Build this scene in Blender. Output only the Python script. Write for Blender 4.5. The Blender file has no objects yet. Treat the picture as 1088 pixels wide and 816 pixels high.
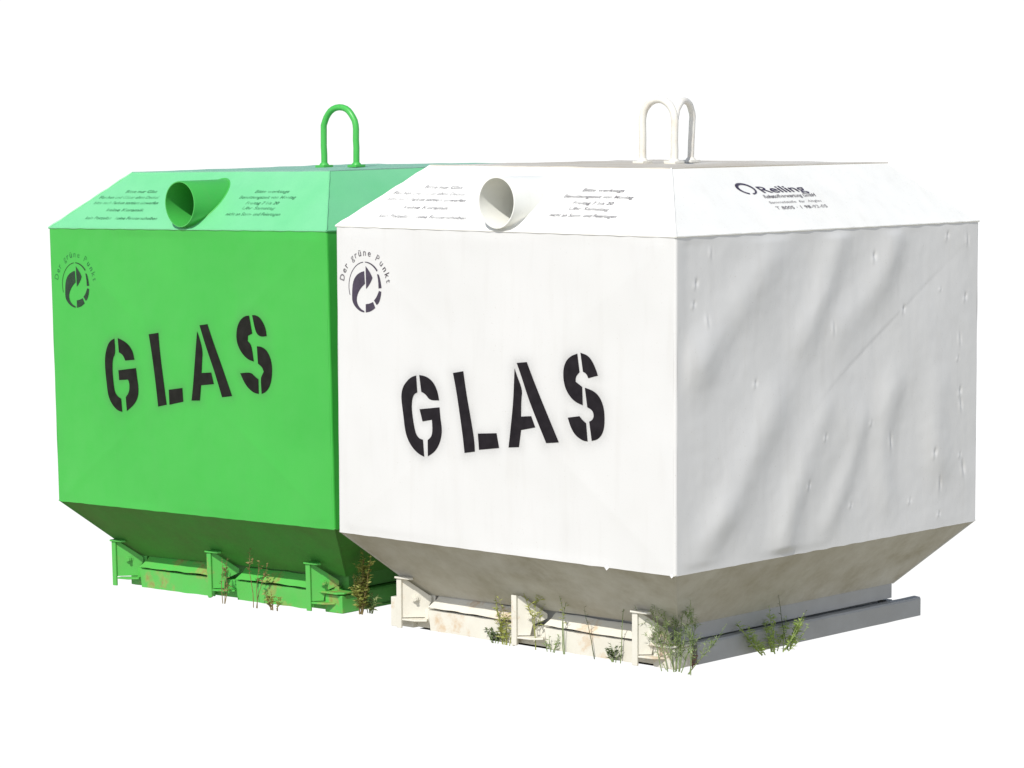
import bpy, bmesh, math, random
from mathutils import Vector, Matrix, noise
from mathutils.geometry import tessellate_polygon
random.seed(7)
scene = bpy.context.scene
COL = scene.collection
PI = math.pi

# ---------------------------------------------------------------- surveyed outlines (metres, container space)
WHITE_LETTERS = [[(-0.9563, 0.7721), (-0.9523, 0.724), (-0.964, 0.7185), (-0.9719, 0.7069), (-0.9754, 0.6828), (-0.9713, 0.6512), (-0.9607, 0.6082), (-0.947, 0.5925), (-0.93, 0.5897), (-0.9249, 0.5412), (-0.9475, 0.5475), (-0.9722, 0.5635), (-0.9914, 0.5861), (-1.0023, 0.6133), (-1.0075, 0.6488), (-1.0143, 0.6843), (-1.0174, 0.712), (-1.0104, 0.7364), (-0.9924, 0.7553), (-0.9746, 0.7671)], [(-0.9441, 0.774), (-0.9363, 0.7269), (-0.9199, 0.7212), (-0.902, 0.7041), (-0.8653, 0.7064), (-0.8716, 0.7328), (-0.8867, 0.7556), (-0.9068, 0.7682), (-0.926, 0.7731)], [(-0.9434, 0.6761), (-0.8639, 0.6868), (-0.8604, 0.6547), (-0.8541, 0.6236), (-0.8587, 0.5956), (-0.8704, 0.573), (-0.8869, 0.556), (-0.9106, 0.5435), (-0.9113, 0.5899), (-0.8958, 0.6009), (-0.8918, 0.621), (-0.8942, 0.6493), (-0.9316, 0.642)], [(-0.8105, 0.7875), (-0.791, 0.791), (-0.7701, 0.7949), (-0.7593, 0.7358), (-0.7427, 0.6665), (-0.7288, 0.6011), (-0.7274, 0.5707), (-0.7676, 0.5637), (-0.7742, 0.6135), (-0.7855, 0.6754), (-0.7984, 0.7412)], [(-0.7153, 0.6223), (-0.6434, 0.6286), (-0.6342, 0.5877), (-0.7114, 0.5769)], [(-0.5739, 0.8142), (-0.5661, 0.796), (-0.545, 0.7556), (-0.5496, 0.7304), (-0.551, 0.6812), (-0.513, 0.685), (-0.4981, 0.6548), (-0.5512, 0.6437), (-0.5599, 0.5955), (-0.5988, 0.5918), (-0.5906, 0.6443), (-0.58, 0.7201), (-0.5763, 0.7787)], [(-0.5659, 0.8292), (-0.5279, 0.8338), (-0.5003, 0.779), (-0.4564, 0.699), (-0.4111, 0.6196), (-0.4281, 0.6176), (-0.4579, 0.6142), (-0.4886, 0.6679), (-0.5228, 0.7321), (-0.5504, 0.7968)], [(-0.3439, 0.8666), (-0.3359, 0.8164), (-0.3495, 0.8042), (-0.35, 0.7899), (-0.3333, 0.7807), (-0.3263, 0.777), (-0.3243, 0.7273), (-0.347, 0.7328), (-0.3686, 0.7458), (-0.3865, 0.7673), (-0.3946, 0.7934), (-0.3945, 0.8221), (-0.3846, 0.8452), (-0.3655, 0.8597)], [(-0.3331, 0.8696), (-0.324, 0.8187), (-0.3117, 0.8137), (-0.3047, 0.8019), (-0.2704, 0.8108), (-0.2778, 0.8286), (-0.2928, 0.8522), (-0.3088, 0.8643)], [(-0.3171, 0.7755), (-0.3081, 0.7231), (-0.2904, 0.7161), (-0.284, 0.7022), (-0.2889, 0.6897), (-0.3012, 0.684), (-0.2922, 0.6323), (-0.2718, 0.6371), (-0.2557, 0.6513), (-0.2472, 0.6722), (-0.2461, 0.7047), (-0.2513, 0.7328), (-0.2662, 0.7562), (-0.2876, 0.7691)], [(-0.3786, 0.6898), (-0.3362, 0.6967), (-0.3255, 0.6872), (-0.312, 0.6791), (-0.3067, 0.6297), (-0.3256, 0.6308), (-0.3526, 0.6444), (-0.3689, 0.6658)]]
GREEN_LETTERS = [[(-0.9697, 0.8382), (-0.9662, 0.7915), (-0.9801, 0.7741), (-0.9838, 0.7449), (-0.9821, 0.7063), (-0.9768, 0.6677), (-0.9644, 0.6528), (-0.9467, 0.6449), (-0.9437, 0.6025), (-0.9668, 0.6062), (-0.9914, 0.6234), (-1.0097, 0.6517), (-1.0148, 0.6952), (-1.0199, 0.7387), (-1.0194, 0.7775), (-1.0074, 0.8118), (-0.9904, 0.8308)], [(-0.9536, 0.8402), (-0.9501, 0.7945), (-0.9323, 0.7879), (-0.921, 0.769), (-0.8776, 0.7731), (-0.8835, 0.7993), (-0.9019, 0.8202), (-0.9265, 0.8329)], [(-0.9552, 0.7364), (-0.8717, 0.7469), (-0.8675, 0.7158), (-0.862, 0.6824), (-0.8663, 0.6534), (-0.8861, 0.6284), (-0.9218, 0.6064), (-0.9247, 0.6507), (-0.9072, 0.6684), (-0.9045, 0.695), (-0.911, 0.7082), (-0.9531, 0.705)], [(-0.8065, 0.8569), (-0.7609, 0.8631), (-0.7539, 0.7872), (-0.7432, 0.7162), (-0.7315, 0.6357), (-0.7721, 0.6281), (-0.7795, 0.6956), (-0.7917, 0.781)], [(-0.7201, 0.6839), (-0.6568, 0.6923), (-0.6546, 0.6489), (-0.7188, 0.6363)], [(-0.5803, 0.8733), (-0.5701, 0.8549), (-0.5569, 0.8131), (-0.5618, 0.78), (-0.5656, 0.7432), (-0.5223, 0.7464), (-0.5116, 0.7107), (-0.57, 0.7045), (-0.5777, 0.6561), (-0.6165, 0.6543), (-0.6067, 0.7029), (-0.5938, 0.7882)], [(-0.5684, 0.8925), (-0.5312, 0.8973), (-0.5078, 0.8429), (-0.4705, 0.7648), (-0.4297, 0.6769), (-0.4759, 0.6711), (-0.5053, 0.7447), (-0.5426, 0.8276)], [(-0.3426, 0.9291), (-0.3317, 0.8741), (-0.3506, 0.8666), (-0.3526, 0.8503), (-0.3364, 0.8393), (-0.3286, 0.7879), (-0.355, 0.7934), (-0.3841, 0.8145), (-0.4029, 0.8463), (-0.4013, 0.8835), (-0.3867, 0.9117), (-0.3626, 0.9272)], [(-0.3293, 0.9308), (-0.317, 0.8768), (-0.2956, 0.8646), (-0.2685, 0.8683), (-0.2726, 0.8966), (-0.2932, 0.9236), (-0.3127, 0.9313)], [(-0.3134, 0.8355), (-0.311, 0.7825), (-0.2929, 0.7717), (-0.2869, 0.7581), (-0.2974, 0.7439), (-0.3011, 0.7345), (-0.2996, 0.6893), (-0.2796, 0.6962), (-0.2589, 0.7178), (-0.2495, 0.755), (-0.2506, 0.7917), (-0.2677, 0.8233), (-0.2936, 0.8352)], [(-0.3903, 0.7493), (-0.3433, 0.7549), (-0.324, 0.7405), (-0.311, 0.7341), (-0.3116, 0.6888), (-0.336, 0.6914), (-0.3684, 0.7131)]]
EMBLEM = [[(-1.162, 1.0635), (-1.1595, 1.0262), (-1.174, 1.0163), (-1.1887, 0.9997), (-1.1954, 0.9807), (-1.1907, 0.9648), (-1.1786, 0.9532), (-1.1635, 0.9472), (-1.1635, 0.9432), (-1.1787, 0.9452), (-1.1958, 0.9539), (-1.209, 0.9667), (-1.2141, 0.98), (-1.2121, 1.0176), (-1.2061, 1.0366), (-1.1945, 1.0504), (-1.1792, 1.0589)], [(-1.1562, 1.0784), (-1.1449, 1.0681), (-1.1338, 1.0551), (-1.1282, 1.0447), (-1.134, 1.0338), (-1.1455, 1.02), (-1.1551, 1.0117)], [(-1.1093, 1.0565), (-1.1018, 1.0549), (-1.0959, 1.0405), (-1.0917, 1.0167), (-1.1041, 1.0149), (-1.105, 1.0375)], [(-1.1023, 1.0083), (-1.0929, 1.006), (-1.0958, 0.99), (-1.1027, 0.9737), (-1.1122, 0.9667), (-1.1234, 0.9796), (-1.1131, 0.9893)], [(-1.1575, 0.9675), (-1.1405, 0.9701), (-1.1272, 0.9754), (-1.118, 0.9584), (-1.137, 0.947), (-1.1578, 0.9434)]]
CRESTS = [('D1', [(0.4454, 1.1584), (0.3101, 1.0328), (0.1311, 0.8893), (0.0757, 0.8169)]), ('D2', [(0.7275, 1.1852), (0.6469, 1.0168), (0.5269, 0.8588)]), ('D3', [(1.0032, 1.1638), (0.908, 1.0295), (0.7098, 0.8906)]), ('B1', [(0.4481, 0.755), (0.3317, 0.5895), (0.1701, 0.3902)]), ('B2', [(0.9977, 0.7533), (0.9346, 0.6123), (0.9482, 0.3825)]), ('B3', [(0.6704, 0.6957), (0.5198, 0.475), (0.4611, 0.3098)]), ('B4', [(0.5602, 0.4711), (0.7438, 0.603), (0.7846, 0.6995)]), ('B5', [(1.2197, 0.7445), (1.1887, 0.5657), (1.2243, 0.4587)]), ('B6', [(0.2267, 0.4558), (0.0954, 0.3392)]), ('B7', [(0.8483, 0.6696), (0.7657, 0.5012), (0.6633, 0.3493)])]
CREASE = [(1.3687, 1.1321), (1.1704, 1.024), (1.0388, 0.9475), (0.8886, 0.8613), (0.7628, 0.7882), (0.6395, 0.7104)]
DENTS = [(0.1526, 1.1454), (0.0899, 1.0665), (0.0808, 1.0112), (0.1346, 0.9652), (0.0168, 0.9392), (0.3443, 0.7828), (0.6992, 0.9134), (0.8899, 1.1077), (1.0388, 0.95), (1.3639, 1.1388), (1.227, 0.9996), (1.3531, 0.9703), (1.3275, 0.8479), (1.3193, 0.7898), (1.3302, 0.6912), (1.3355, 0.6516), (1.3335, 0.5011), (1.1894, 0.5203), (1.2248, 0.4261), (1.0796, 0.3885), (0.9233, 0.3023), (0.0116, 0.7749), (0.6609, 0.6099), (0.8807, 0.6318), (0.974, 0.5735), (0.5803, 0.4815), (0.7878, 0.4051), (1.3504, 0.4601), (1.2584, 1.1553), (1.2262, 0.3347)]

# container size: front width, depth, body bottom / top, roof top, insets
W, D = 1.280, 1.420
Z0, Z1, Z2 = 0.2911, 1.1911, 1.3646
IX, IY = 0.1852, 0.206
HX, HY, ZH = 0.160, 0.204, 0.098

# ---------------------------------------------------------------- helpers
def tag(o, label=None, cat=None, group=None, kind=None):
    if label: o['label'] = label
    if cat: o['category'] = cat
    if group: o['group'] = group
    if kind: o['kind'] = kind
    return o

def obj(name, bm, mats, parent=None, smooth=False, angle=None):
    me = bpy.data.meshes.new(name)
    bm.normal_update()
    bm.to_mesh(me); bm.free()
    if not isinstance(mats, (list, tuple)): mats = [mats]
    for m in mats: me.materials.append(m)
    if smooth:
        for p in me.polygons: p.use_smooth = True
        if angle is not None:
            try: me.set_sharp_from_angle(angle=math.radians(angle))
            except Exception: pass
    o = bpy.data.objects.new(name, me)
    COL.objects.link(o)
    if parent: o.parent = parent
    return o

def empty(name, mat=None):
    o = bpy.data.objects.new(name, None)
    o.empty_display_size = .2
    COL.objects.link(o)
    if mat is not None: o.matrix_world = mat
    return o

def quad(bm, *pts, mi=0):
    vs = [bm.verts.new(p) for p in pts]
    f = bm.faces.new(vs); f.material_index = mi
    return f

def box(bm, x0, x1, y0, y1, z0, z1, bev=0.0, jit=0.0):
    t = bmesh.new()
    r = bmesh.ops.create_cube(t, size=1)
    for v in t.verts:
        v.co = Vector((x0 + (v.co.x + .5) * (x1 - x0), y0 + (v.co.y + .5) * (y1 - y0), z0 + (v.co.z + .5) * (z1 - z0)))
        if jit: v.co += Vector([random.uniform(-jit, jit) for _ in range(3)])
    if bev: bmesh.ops.bevel(t, geom=t.edges[:], offset=bev, segments=2, affect='EDGES', profile=.6)
    merge(bm, t)

def merge(bm, t):
    me = bpy.data.meshes.new('tmp'); t.to_mesh(me); t.free()
    bm.from_mesh(me); bpy.data.meshes.remove(me)

def prism(bm, pts, d0, d1, axis, bev=0.0):
    """outline pts (2D) extruded between d0 and d1 along axis; axis 'x': pts=(y,z), 'y': (x,z), 'z': (x,y)"""
    def P(p, d):
        return {'x': (d, p[0], p[1]), 'y': (p[0], d, p[1]), 'z': (p[0], p[1], d)}[axis]
    t = bmesh.new()
    a = [t.verts.new(P(p, d0)) for p in pts]; b = [t.verts.new(P(p, d1)) for p in pts]
    t.faces.new(a); t.faces.new(b[::-1])
    n = len(pts)
    for i in range(n): t.faces.new((a[i], b[i], b[(i + 1) % n], a[(i + 1) % n]))
    bmesh.ops.recalc_face_normals(t, faces=t.faces[:])
    if bev: bmesh.ops.bevel(t, geom=t.edges[:], offset=bev, segments=1, affect='EDGES')
    merge(bm, t)

def tube(bm, pts, rad, n=12, cap=True):
    pts = [Vector(p) for p in pts]
    rr = rad if isinstance(rad, (list, tuple)) else [rad] * len(pts)
    rings = []; ref = None
    for i, p in enumerate(pts):
        d = (pts[min(i + 1, len(pts) - 1)] - pts[max(i - 1, 0)]).normalized()
        if ref is None:
            ref = Vector((0, 0, 1)) if abs(d.z) < .9 else Vector((1, 0, 0))
        u = (ref - d * ref.dot(d)).normalized(); v = d.cross(u); ref = u
        rings.append([bm.verts.new(p + (u * math.cos(2 * PI * k / n) + v * math.sin(2 * PI * k / n)) * rr[i]) for k in range(n)])
    for a, b in zip(rings, rings[1:]):
        for k in range(n): bm.faces.new((a[k], a[(k + 1) % n], b[(k + 1) % n], b[k]))
    if cap:
        bm.faces.new(rings[0][::-1]); bm.faces.new(rings[-1])

def hexbolt(bm, c, axis, r=.011, h=.009):
    c = Vector(c); ax = Vector(axis).normalized()
    u = ax.orthogonal().normalized(); v = ax.cross(u)
    for rad, h0, h1, n in ((r * 1.45, 0, .0025, 16), (r, .0025, h, 6), (r * .5, h, h * 1.9, 10)):
        a = [bm.verts.new(c + ax * h0 + (u * math.cos(2 * PI * k / n) + v * math.sin(2 * PI * k / n)) * rad) for k in range(n)]
        b = [bm.verts.new(c + ax * h1 + (u * math.cos(2 * PI * k / n) + v * math.sin(2 * PI * k / n)) * rad) for k in range(n)]
        for k in range(n): bm.faces.new((a[k], a[(k + 1) % n], b[(k + 1) % n], b[k]))
        bm.faces.new(b)

# ---------------------------------------------------------------- materials
def new_mat(name):
    m = bpy.data.materials.new(name); m.use_nodes = True
    nt = m.node_tree; nt.nodes.clear()
    out = nt.nodes.new('ShaderNodeOutputMaterial'); bs = nt.nodes.new('ShaderNodeBsdfPrincipled')
    nt.links.new(bs.outputs[0], out.inputs[0])
    return m, nt, bs

def N(nt, kind, **kw):
    n = nt.nodes.new(kind)
    for k, v in kw.items():
        if k in n.inputs: n.inputs[k].default_value = v
        else: setattr(n, k, v)
    return n

def ramp(nt, src, stops):
    r = nt.nodes.new('ShaderNodeValToRGB'); e = r.color_ramp.elements
    while len(e) < len(stops): e.new(.5)
    for el, (p, c) in zip(e, stops): el.position = p; el.color = (c, c, c, 1) if not isinstance(c, tuple) else (*c, 1)
    nt.links.new(src, r.inputs[0]); return r.outputs[0]

def mixc(nt, fac, a, b):
    m = nt.nodes.new('ShaderNodeMix'); m.data_type = 'RGBA'
    if hasattr(fac, 'links'): nt.links.new(fac, m.inputs[0])
    else: m.inputs[0].default_value = fac
    for s, c in ((6, a), (7, b)):
        if hasattr(c, 'links'): nt.links.new(c, m.inputs[s])
        else: m.inputs[s].default_value = (*c, 1)
    return m.outputs[2]

def mathn(nt, op, a, b=None):
    m = nt.nodes.new('ShaderNodeMath'); m.operation = op
    for i, c in enumerate((a, b)):
        if c is None: continue
        if hasattr(c, 'links'): nt.links.new(c, m.inputs[i])
        else: m.inputs[i].default_value = c
    return m.outputs[0]

def noise_out(nt, vec, scale, detail=4, rough=.55, sx=1, sy=1, sz=1, off=0):
    mp = N(nt, 'ShaderNodeMapping'); mp.inputs['Scale'].default_value = (sx, sy, sz); mp.inputs['Location'].default_value = (off, off * .7, off * .3)
    nt.links.new(vec, mp.inputs[0])
    n = N(nt, 'ShaderNodeTexNoise', Scale=scale, Detail=detail, Roughness=rough)
    nt.links.new(mp.outputs[0], n.inputs['Vector']); return n.outputs[0]

def paint(name, base, tint, rough=.42, mud=0.0, mudcol=(.27, .22, .15), rust=0.0, bump=.25, coat=.0, spray=False, wave=0.0, rustcol=(.42, .2, .055), mudlo=.45, mudhi=.75):
    """weathered sheet-metal paint: slow tone drift, streaks, mud, rust chips and a fine orange-peel bump"""
    m, nt, bs = new_mat(name)
    tc = N(nt, 'ShaderNodeTexCoord'); ob = tc.outputs['Object']
    slow = ramp(nt, noise_out(nt, ob, 2.3, 3), [(.3, 0.0), (.7, 1.0)])
    col = mixc(nt, slow, base, tint)
    streak = ramp(nt, noise_out(nt, ob, 9, 4, .6, 3.0, 3.0, .35, 4), [(.52, 0.0), (.8, 1.0)])
    col = mixc(nt, mathn(nt, 'MULTIPLY', streak, .07), col, mudcol)
    speck = ramp(nt, noise_out(nt, ob, 160, 2, .6, off=9), [(.68, 0.0), (.74, 1.0)])
    col = mixc(nt, mathn(nt, 'MULTIPLY', speck, .22), col, mudcol)
    if mud:
        mm = ramp(nt, noise_out(nt, ob, 6.5, 7, .66, 1, 1, 1.4, 2), [(.36, .12), (.64, 1.0)])
        m2 = ramp(nt, noise_out(nt, ob, 42, 5, .7, off=1), [(.3, .55), (.7, 1.0)])
        col = mixc(nt, mathn(nt, 'MULTIPLY', mathn(nt, 'MULTIPLY', mm, m2), mud), col, mudcol)
    if rust:
        rr = ramp(nt, noise_out(nt, ob, 9.5, 5, .65, off=3), [(.555, 0.0), (.63, 1.0)])
        r2 = ramp(nt, noise_out(nt, ob, 60, 4, .7, off=5), [(.35, .2), (.6, 1.0)])
        rc = mixc(nt, r2, (.55, .33, .13), rustcol)
        col = mixc(nt, mathn(nt, 'MULTIPLY', mathn(nt, 'MULTIPLY', rr, r2), rust), col, rc)
    if spray:
        at = N(nt, 'ShaderNodeAttribute'); at.attribute_name = 'overspray'
        g = ramp(nt, noise_out(nt, ob, 220, 3, .6), [(.3, .4), (.7, 1.0)])
        col = mixc(nt, mathn(nt, 'MULTIPLY', mathn(nt, 'MULTIPLY', at.outputs['Fac'], g), .36), col, (.05, .045, .045))
    nt.links.new(col, bs.inputs['Base Color'])
    rg = ramp(nt, noise_out(nt, ob, 18, 4), [(.3, rough - .06), (.75, rough + .16)])
    nt.links.new(rg, bs.inputs['Roughness'])
    bs.inputs['Coat Weight'].default_value = coat; bs.inputs['Coat Roughness'].default_value = .25
    h = noise_out(nt, ob, 260, 3, .6)
    b1 = N(nt, 'ShaderNodeBump', Strength=bump, Distance=.0006); nt.links.new(h, b1.inputs['Height'])
    b2 = N(nt, 'ShaderNodeBump', Strength=.5, Distance=.01 + wave); nt.links.new(noise_out(nt, ob, 3.2, 2, .45, 1, 1, .8, 6), b2.inputs['Height'])
    nt.links.new(b2.outputs[0], b1.inputs['Normal']); nt.links.new(b1.outputs[0], bs.inputs['Normal'])
    return m

WB = (.66, .655, .64); WT = (.63, .625, .605)
GB = (.033, .392, .040); GT = (.046, .425, .050)
M = {}
M['w_body'] = paint('white_body_paint', WB, WT, spray=True, wave=.01)
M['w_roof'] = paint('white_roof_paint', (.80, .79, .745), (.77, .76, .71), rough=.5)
M['w_top'] = paint('white_dusty_roof_top', (.62, .60, .55), (.5, .46, .38), rough=.7, mud=.55, mudcol=(.38, .31, .22))
M['w_hop'] = paint('white_mud_splashed_paint', (.60, .59, .54), (.50, .48, .42), rough=.6, mud=.8, mudcol=(.33, .30, .22), wave=.02)
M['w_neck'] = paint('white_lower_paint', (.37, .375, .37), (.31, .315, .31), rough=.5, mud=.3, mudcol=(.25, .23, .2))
M['w_rail'] = paint('white_rusted_rail_paint', (.74, .725, .65), (.66, .63, .54), rough=.55, rust=.55, mud=.22, mudcol=(.4, .35, .26), rustcol=(.5, .3, .12))
M['w_loop'] = paint('white_loop_paint', (.74, .72, .66), (.70, .67, .58), rough=.5, rust=.15, bump=.5)
M['w_pipe'] = paint('white_pipe_paint', (.78, .78, .73), (.74, .74, .68), rough=.5)
M['g_body'] = paint('green_body_paint', GB, GT, spray=True, wave=.012, coat=.1, rough=.4, mudcol=(.05, .25, .05))
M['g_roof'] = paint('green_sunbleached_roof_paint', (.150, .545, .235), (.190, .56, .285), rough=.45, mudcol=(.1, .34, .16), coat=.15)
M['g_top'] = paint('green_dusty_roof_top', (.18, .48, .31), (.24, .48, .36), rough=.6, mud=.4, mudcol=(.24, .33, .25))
M['g_hop'] = paint('green_mud_and_gap_shade_paint', (.050, .31, .042), (.065, .27, .04), rough=.6, mud=.45, mudcol=(.09, .13, .04), wave=.02)  # mud on the hopper; on neck and right rail its dark imitates gap shade
M['g_rail'] = paint('green_worn_rail_paint', (.055, .43, .055), (.075, .45, .07), rough=.5, rust=.65, mud=.25, mudcol=(.2, .28, .09), rustcol=(.3, .16, .06))
M['g_pipe'] = paint('green_pipe_paint', (.06, .43, .07), (.05, .39, .06), rough=.42, coat=.1)

def ink(name, col, a=1.0, patchy=0.0, rough=.6):
    m, nt, bs = new_mat(name)
    tc = N(nt, 'ShaderNodeTexCoord'); ob = tc.outputs['Object']
    c = mixc(nt, ramp(nt, noise_out(nt, ob, 30, 4), [(.3, 0.0), (.7, 1.0)]), col, tuple(x * 1.5 + .004 for x in col))
    nt.links.new(c, bs.inputs['Base Color']); bs.inputs['Roughness'].default_value = rough
    bs.inputs['Specular IOR Level'].default_value = .12
    if patchy:
        al = ramp(nt, noise_out(nt, ob, 26, 3, .5, off=8), [(.35, a - patchy), (.62, a)])
        nt.links.new(al, bs.inputs['Alpha'])
    else: bs.inputs['Alpha'].default_value = a
    return m
M['spray'] = ink('black_stencil_paint', (.009, .007, .009))
M['spray_g'] = ink('black_stencil_paint_on_green', (.008, .008, .006))
M['emb_w'] = ink('worn_emblem_print', (.05, .04, .06), .97, .1)
M['emb_g'] = ink('worn_emblem_print_on_green', (.022, .04, .026), .97, .2)
M['faint_w'] = ink('faded_print', (.07, .06, .07), .92, .4)
M['faint_w2'] = ink('nearly_gone_print', (.09, .08, .09), .8, .5)
M['faint_g'] = ink('faded_print_on_green', (.02, .10, .045), .8, .5)
M['logo'] = ink('dark_violet_logo_print', (.03, .022, .05), .95, .2)

# ---------------------------------------------------------------- lettering
def text_mesh(bm, s, origin, right, up, height=None, width=None, align='LEFT', shear=0.0, bold=0.0, upscale=1.0):
    """lay the word s on a plane; height = em size; width = fit to this length"""
    cu = bpy.data.curves.new('t', 'FONT'); cu.body = s; cu.size = 1.0; cu.shear = shear; cu.offset = bold
    cu.resolution_u = 3
    o = bpy.data.objects.new('t', cu); COL.objects.link(o)
    dg = bpy.context.evaluated_depsgraph_get()
    me = bpy.data.meshes.new_from_object(o.evaluated_get(dg))
    bpy.data.objects.remove(o); bpy.data.curves.remove(cu)
    xs = [v.co.x for v in me.vertices]
    if not xs: return
    x0, x1 = min(xs), max(xs)
    sy = height; sx = (width / (x1 - x0)) if width else height
    off = {'LEFT': -x0, 'CENTER': -(x0 + x1) / 2}[align]
    origin, right, up = Vector(origin), Vector(right).normalized(), Vector(up).normalized()
    vs = [bm.verts.new(origin + right * ((v.co.x + off) * sx) + up * (v.co.y * sy)) for v in me.vertices]
    for p in me.polygons:
        try: bm.faces.new([vs[i] for i in p.vertices])
        except ValueError: pass
    bpy.data.meshes.remove(me)

def flat_poly(bm, pts):
    tris = tessellate_polygon([[Vector(p) for p in pts]])
    vs = [bm.verts.new(p) for p in pts]
    for t in tris:
        try: bm.faces.new([vs[i] for i in t])
        except ValueError: pass

def smooth_outline(P, it=1):
    """round only the shallow corners of an outline"""
    for _ in range(it):
        out = []; n = len(P)
        for i in range(n):
            a, b, c = Vector(P[i - 1]), Vector(P[i]), Vector(P[(i + 1) % n])
            u, v = (b - a), (c - b)
            if u.length < 1e-6 or v.length < 1e-6 or u.angle(v) > math.radians(48): out.append(tuple(b)); continue
            out.append(tuple(b - u * .25)); out.append(tuple(b + v * .25))
        P = out
    return P

# ---------------------------------------------------------------- sheet metal panels
def seg_dist(px, pz, line):
    best = (9, 0, 0)
    n = len(line) - 1; acc = 0
    for i in range(n):
        ax, az = line[i]; bx, bz = line[i + 1]
        dx, dz = bx - ax, bz - az; L = math.hypot(dx, dz)
        t = ((px - ax) * dx + (pz - az) * dz) / (L * L); tc = min(1, max(0, t))
        qx, qz = ax + dx * tc, az + dz * tc
        d = math.hypot(px - qx, pz - qz)
        s = 1 if (dx * (pz - az) - dz * (px - ax)) > 0 else -1
        if d < best[0]: best = (d, s, (i + tc) / n)
    return best

AMP = {'D1': (.0105, .066), 'D2': (.0100, .056), 'D3': (.0088, .056), 'B1': (.0110, .070), 'B2': (.0092, .056), 'B3': (.0090, .052),
       'B4': (.0030, .05), 'B5': (.0085, .062), 'B6': (.0065, .05), 'B7': (.0070, .042)}
BLOBS = []
for n_, L_ in CRESTS:
    A_, w_ = AMP[n_]; k_ = 7
    P_ = [L_[0]] + list(L_) + [L_[-1]]; q_ = []
    for i_ in range(1, len(P_) - 2):
        p0, p1, p2, p3 = (Vector(P_[i_ + d]) for d in (-1, 0, 1, 2))
        for s_ in range(k_):
            t_ = s_ / k_
            q_.append(.5 * ((2 * p1) + (p2 - p0) * t_ + (2 * p0 - 5 * p1 + 4 * p2 - p3) * t_ * t_ + (3 * p1 - p0 - 3 * p2 + p3) * t_ ** 3))
    q_.append(Vector(L_[-1])); tot_ = sum((b - a).length for a, b in zip(q_, q_[1:])); sp_ = tot_ / (len(q_) - 1)
    for m_, p_ in enumerate(q_):
        e_ = math.sin(PI * (m_ + 1) / (len(q_) + 1)) ** .5
        BLOBS.append((p_.x, p_.y, w_, 1.15 * A_ * sp_ / (w_ * math.sqrt(PI)) * e_))
def wrinkle(y, z):
    h = 0
    for bx, bz, w, a in BLOBS:
        d = ((y - bx) ** 2 + (z - bz) ** 2) / (w * w)
        if d < 7: h += a * math.exp(-d)
    d, s, t = seg_dist(y, z, CREASE)
    if t > 0: h -= .0016 * math.sin(PI * min(1, t * .93 + .05)) ** .7 * (1 + .5 * noise.noise(Vector((y * 9, z * 9, 1)))) * (math.exp(-d / .05) if s > 0 else math.exp(-(d / .007) ** 2)) * (.35 + .65 * t)
    h += .0045 * noise.noise(Vector((y * 3.1 + z * 1.2, z * 1.6, 3)))
    h += .0010 * noise.noise(Vector((y * 9.1 + z * 5, z * 5.0, 8)))
    h += .0004 * noise.noise(Vector((y * 34, z * 30, 5)))
    for i, (a, b) in enumerate(DENTS):
        dy, dz = y - a, z - b
        if abs(dy) > .04 or abs(dz) > .05: continue
        k = (i * 37 % 10) / 10
        c, s_ = math.cos(.35 + k * .5), math.sin(.35 + k * .5)
        u, v = dy * c + dz * s_ * .3, -dy * s_ + dz * c
        w1, w2 = .0035 + .002 * k, .005 + .009 * (i % 3 == 0) + .004 * k
        h -= (.0012 + .0030 * k) * math.exp(-(u / w1) ** 2 - (v / w2) ** 2)
        h += .0016 * math.exp(-((u + .009) / .006) ** 2 - (v / w2) ** 2)
    return h

def front_bulge(x, z, seed, amp):
    h = amp * .0030 * noise.noise(Vector((x * 2.2, z * 2.0, seed)))
    h += amp * .0014 * noise.noise(Vector((x * 6.5, z * 4.0, seed + 5)))
    # shallow cross-press lines running in from the corners
    for (ax, az, bx, bz, a) in ((-W, Z1, -.64, .74, .0012), (0, Z1, -.64, .74, .0012), (-W, Z0, -.64, .74, .0012), (0, Z0, -.64, .74, .0014)):
        d, s, t = seg_dist(x, z, [(ax, az), (bx, bz)])
        h += amp * a * math.exp(-abs(d) / .035) * math.sin(PI * min(1, t + .12))
    return h

def panel(bm, origin, ua, nrm, L, H, na, nb, disp, rnd=.007, edge_amp=.0012, lay=None, sprayf=None, seed=0):
    """upright wall: runs L along ua from origin, H upward; disp(a,b) pushes it out"""
    origin, ua, nrm = Vector(origin), Vector(ua), Vector(nrm)
    g = []
    for j in range(nb + 1):
        row = []
        for i in range(na + 1):
            a = rnd + (L - 2 * rnd) * i / na; b = H * j / nb
            win = min(1, min(a - rnd, L - rnd - a) / .05) * min(1, min(b, H - b) / .03)
            win = win * win * (3 - 2 * win)
            h = disp(a, b) * win
            zz = b
            if j == 0: zz += edge_amp * noise.noise(Vector((a * 22, seed, 1)))
            if j == nb: zz += edge_amp * .7 * noise.noise(Vector((a * 26, seed, 2)))
            v = bm.verts.new(origin + ua * a + nrm * h + Vector((0, 0, zz)))
            if lay is not None: v[lay] = sprayf(a, b) if sprayf else 0.0
            row.append(v)
        g.append(row)
    for j in range(nb):
        for i in range(na): bm.faces.new((g[j][i], g[j][i + 1], g[j + 1][i + 1], g[j + 1][i]))
    return g

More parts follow.
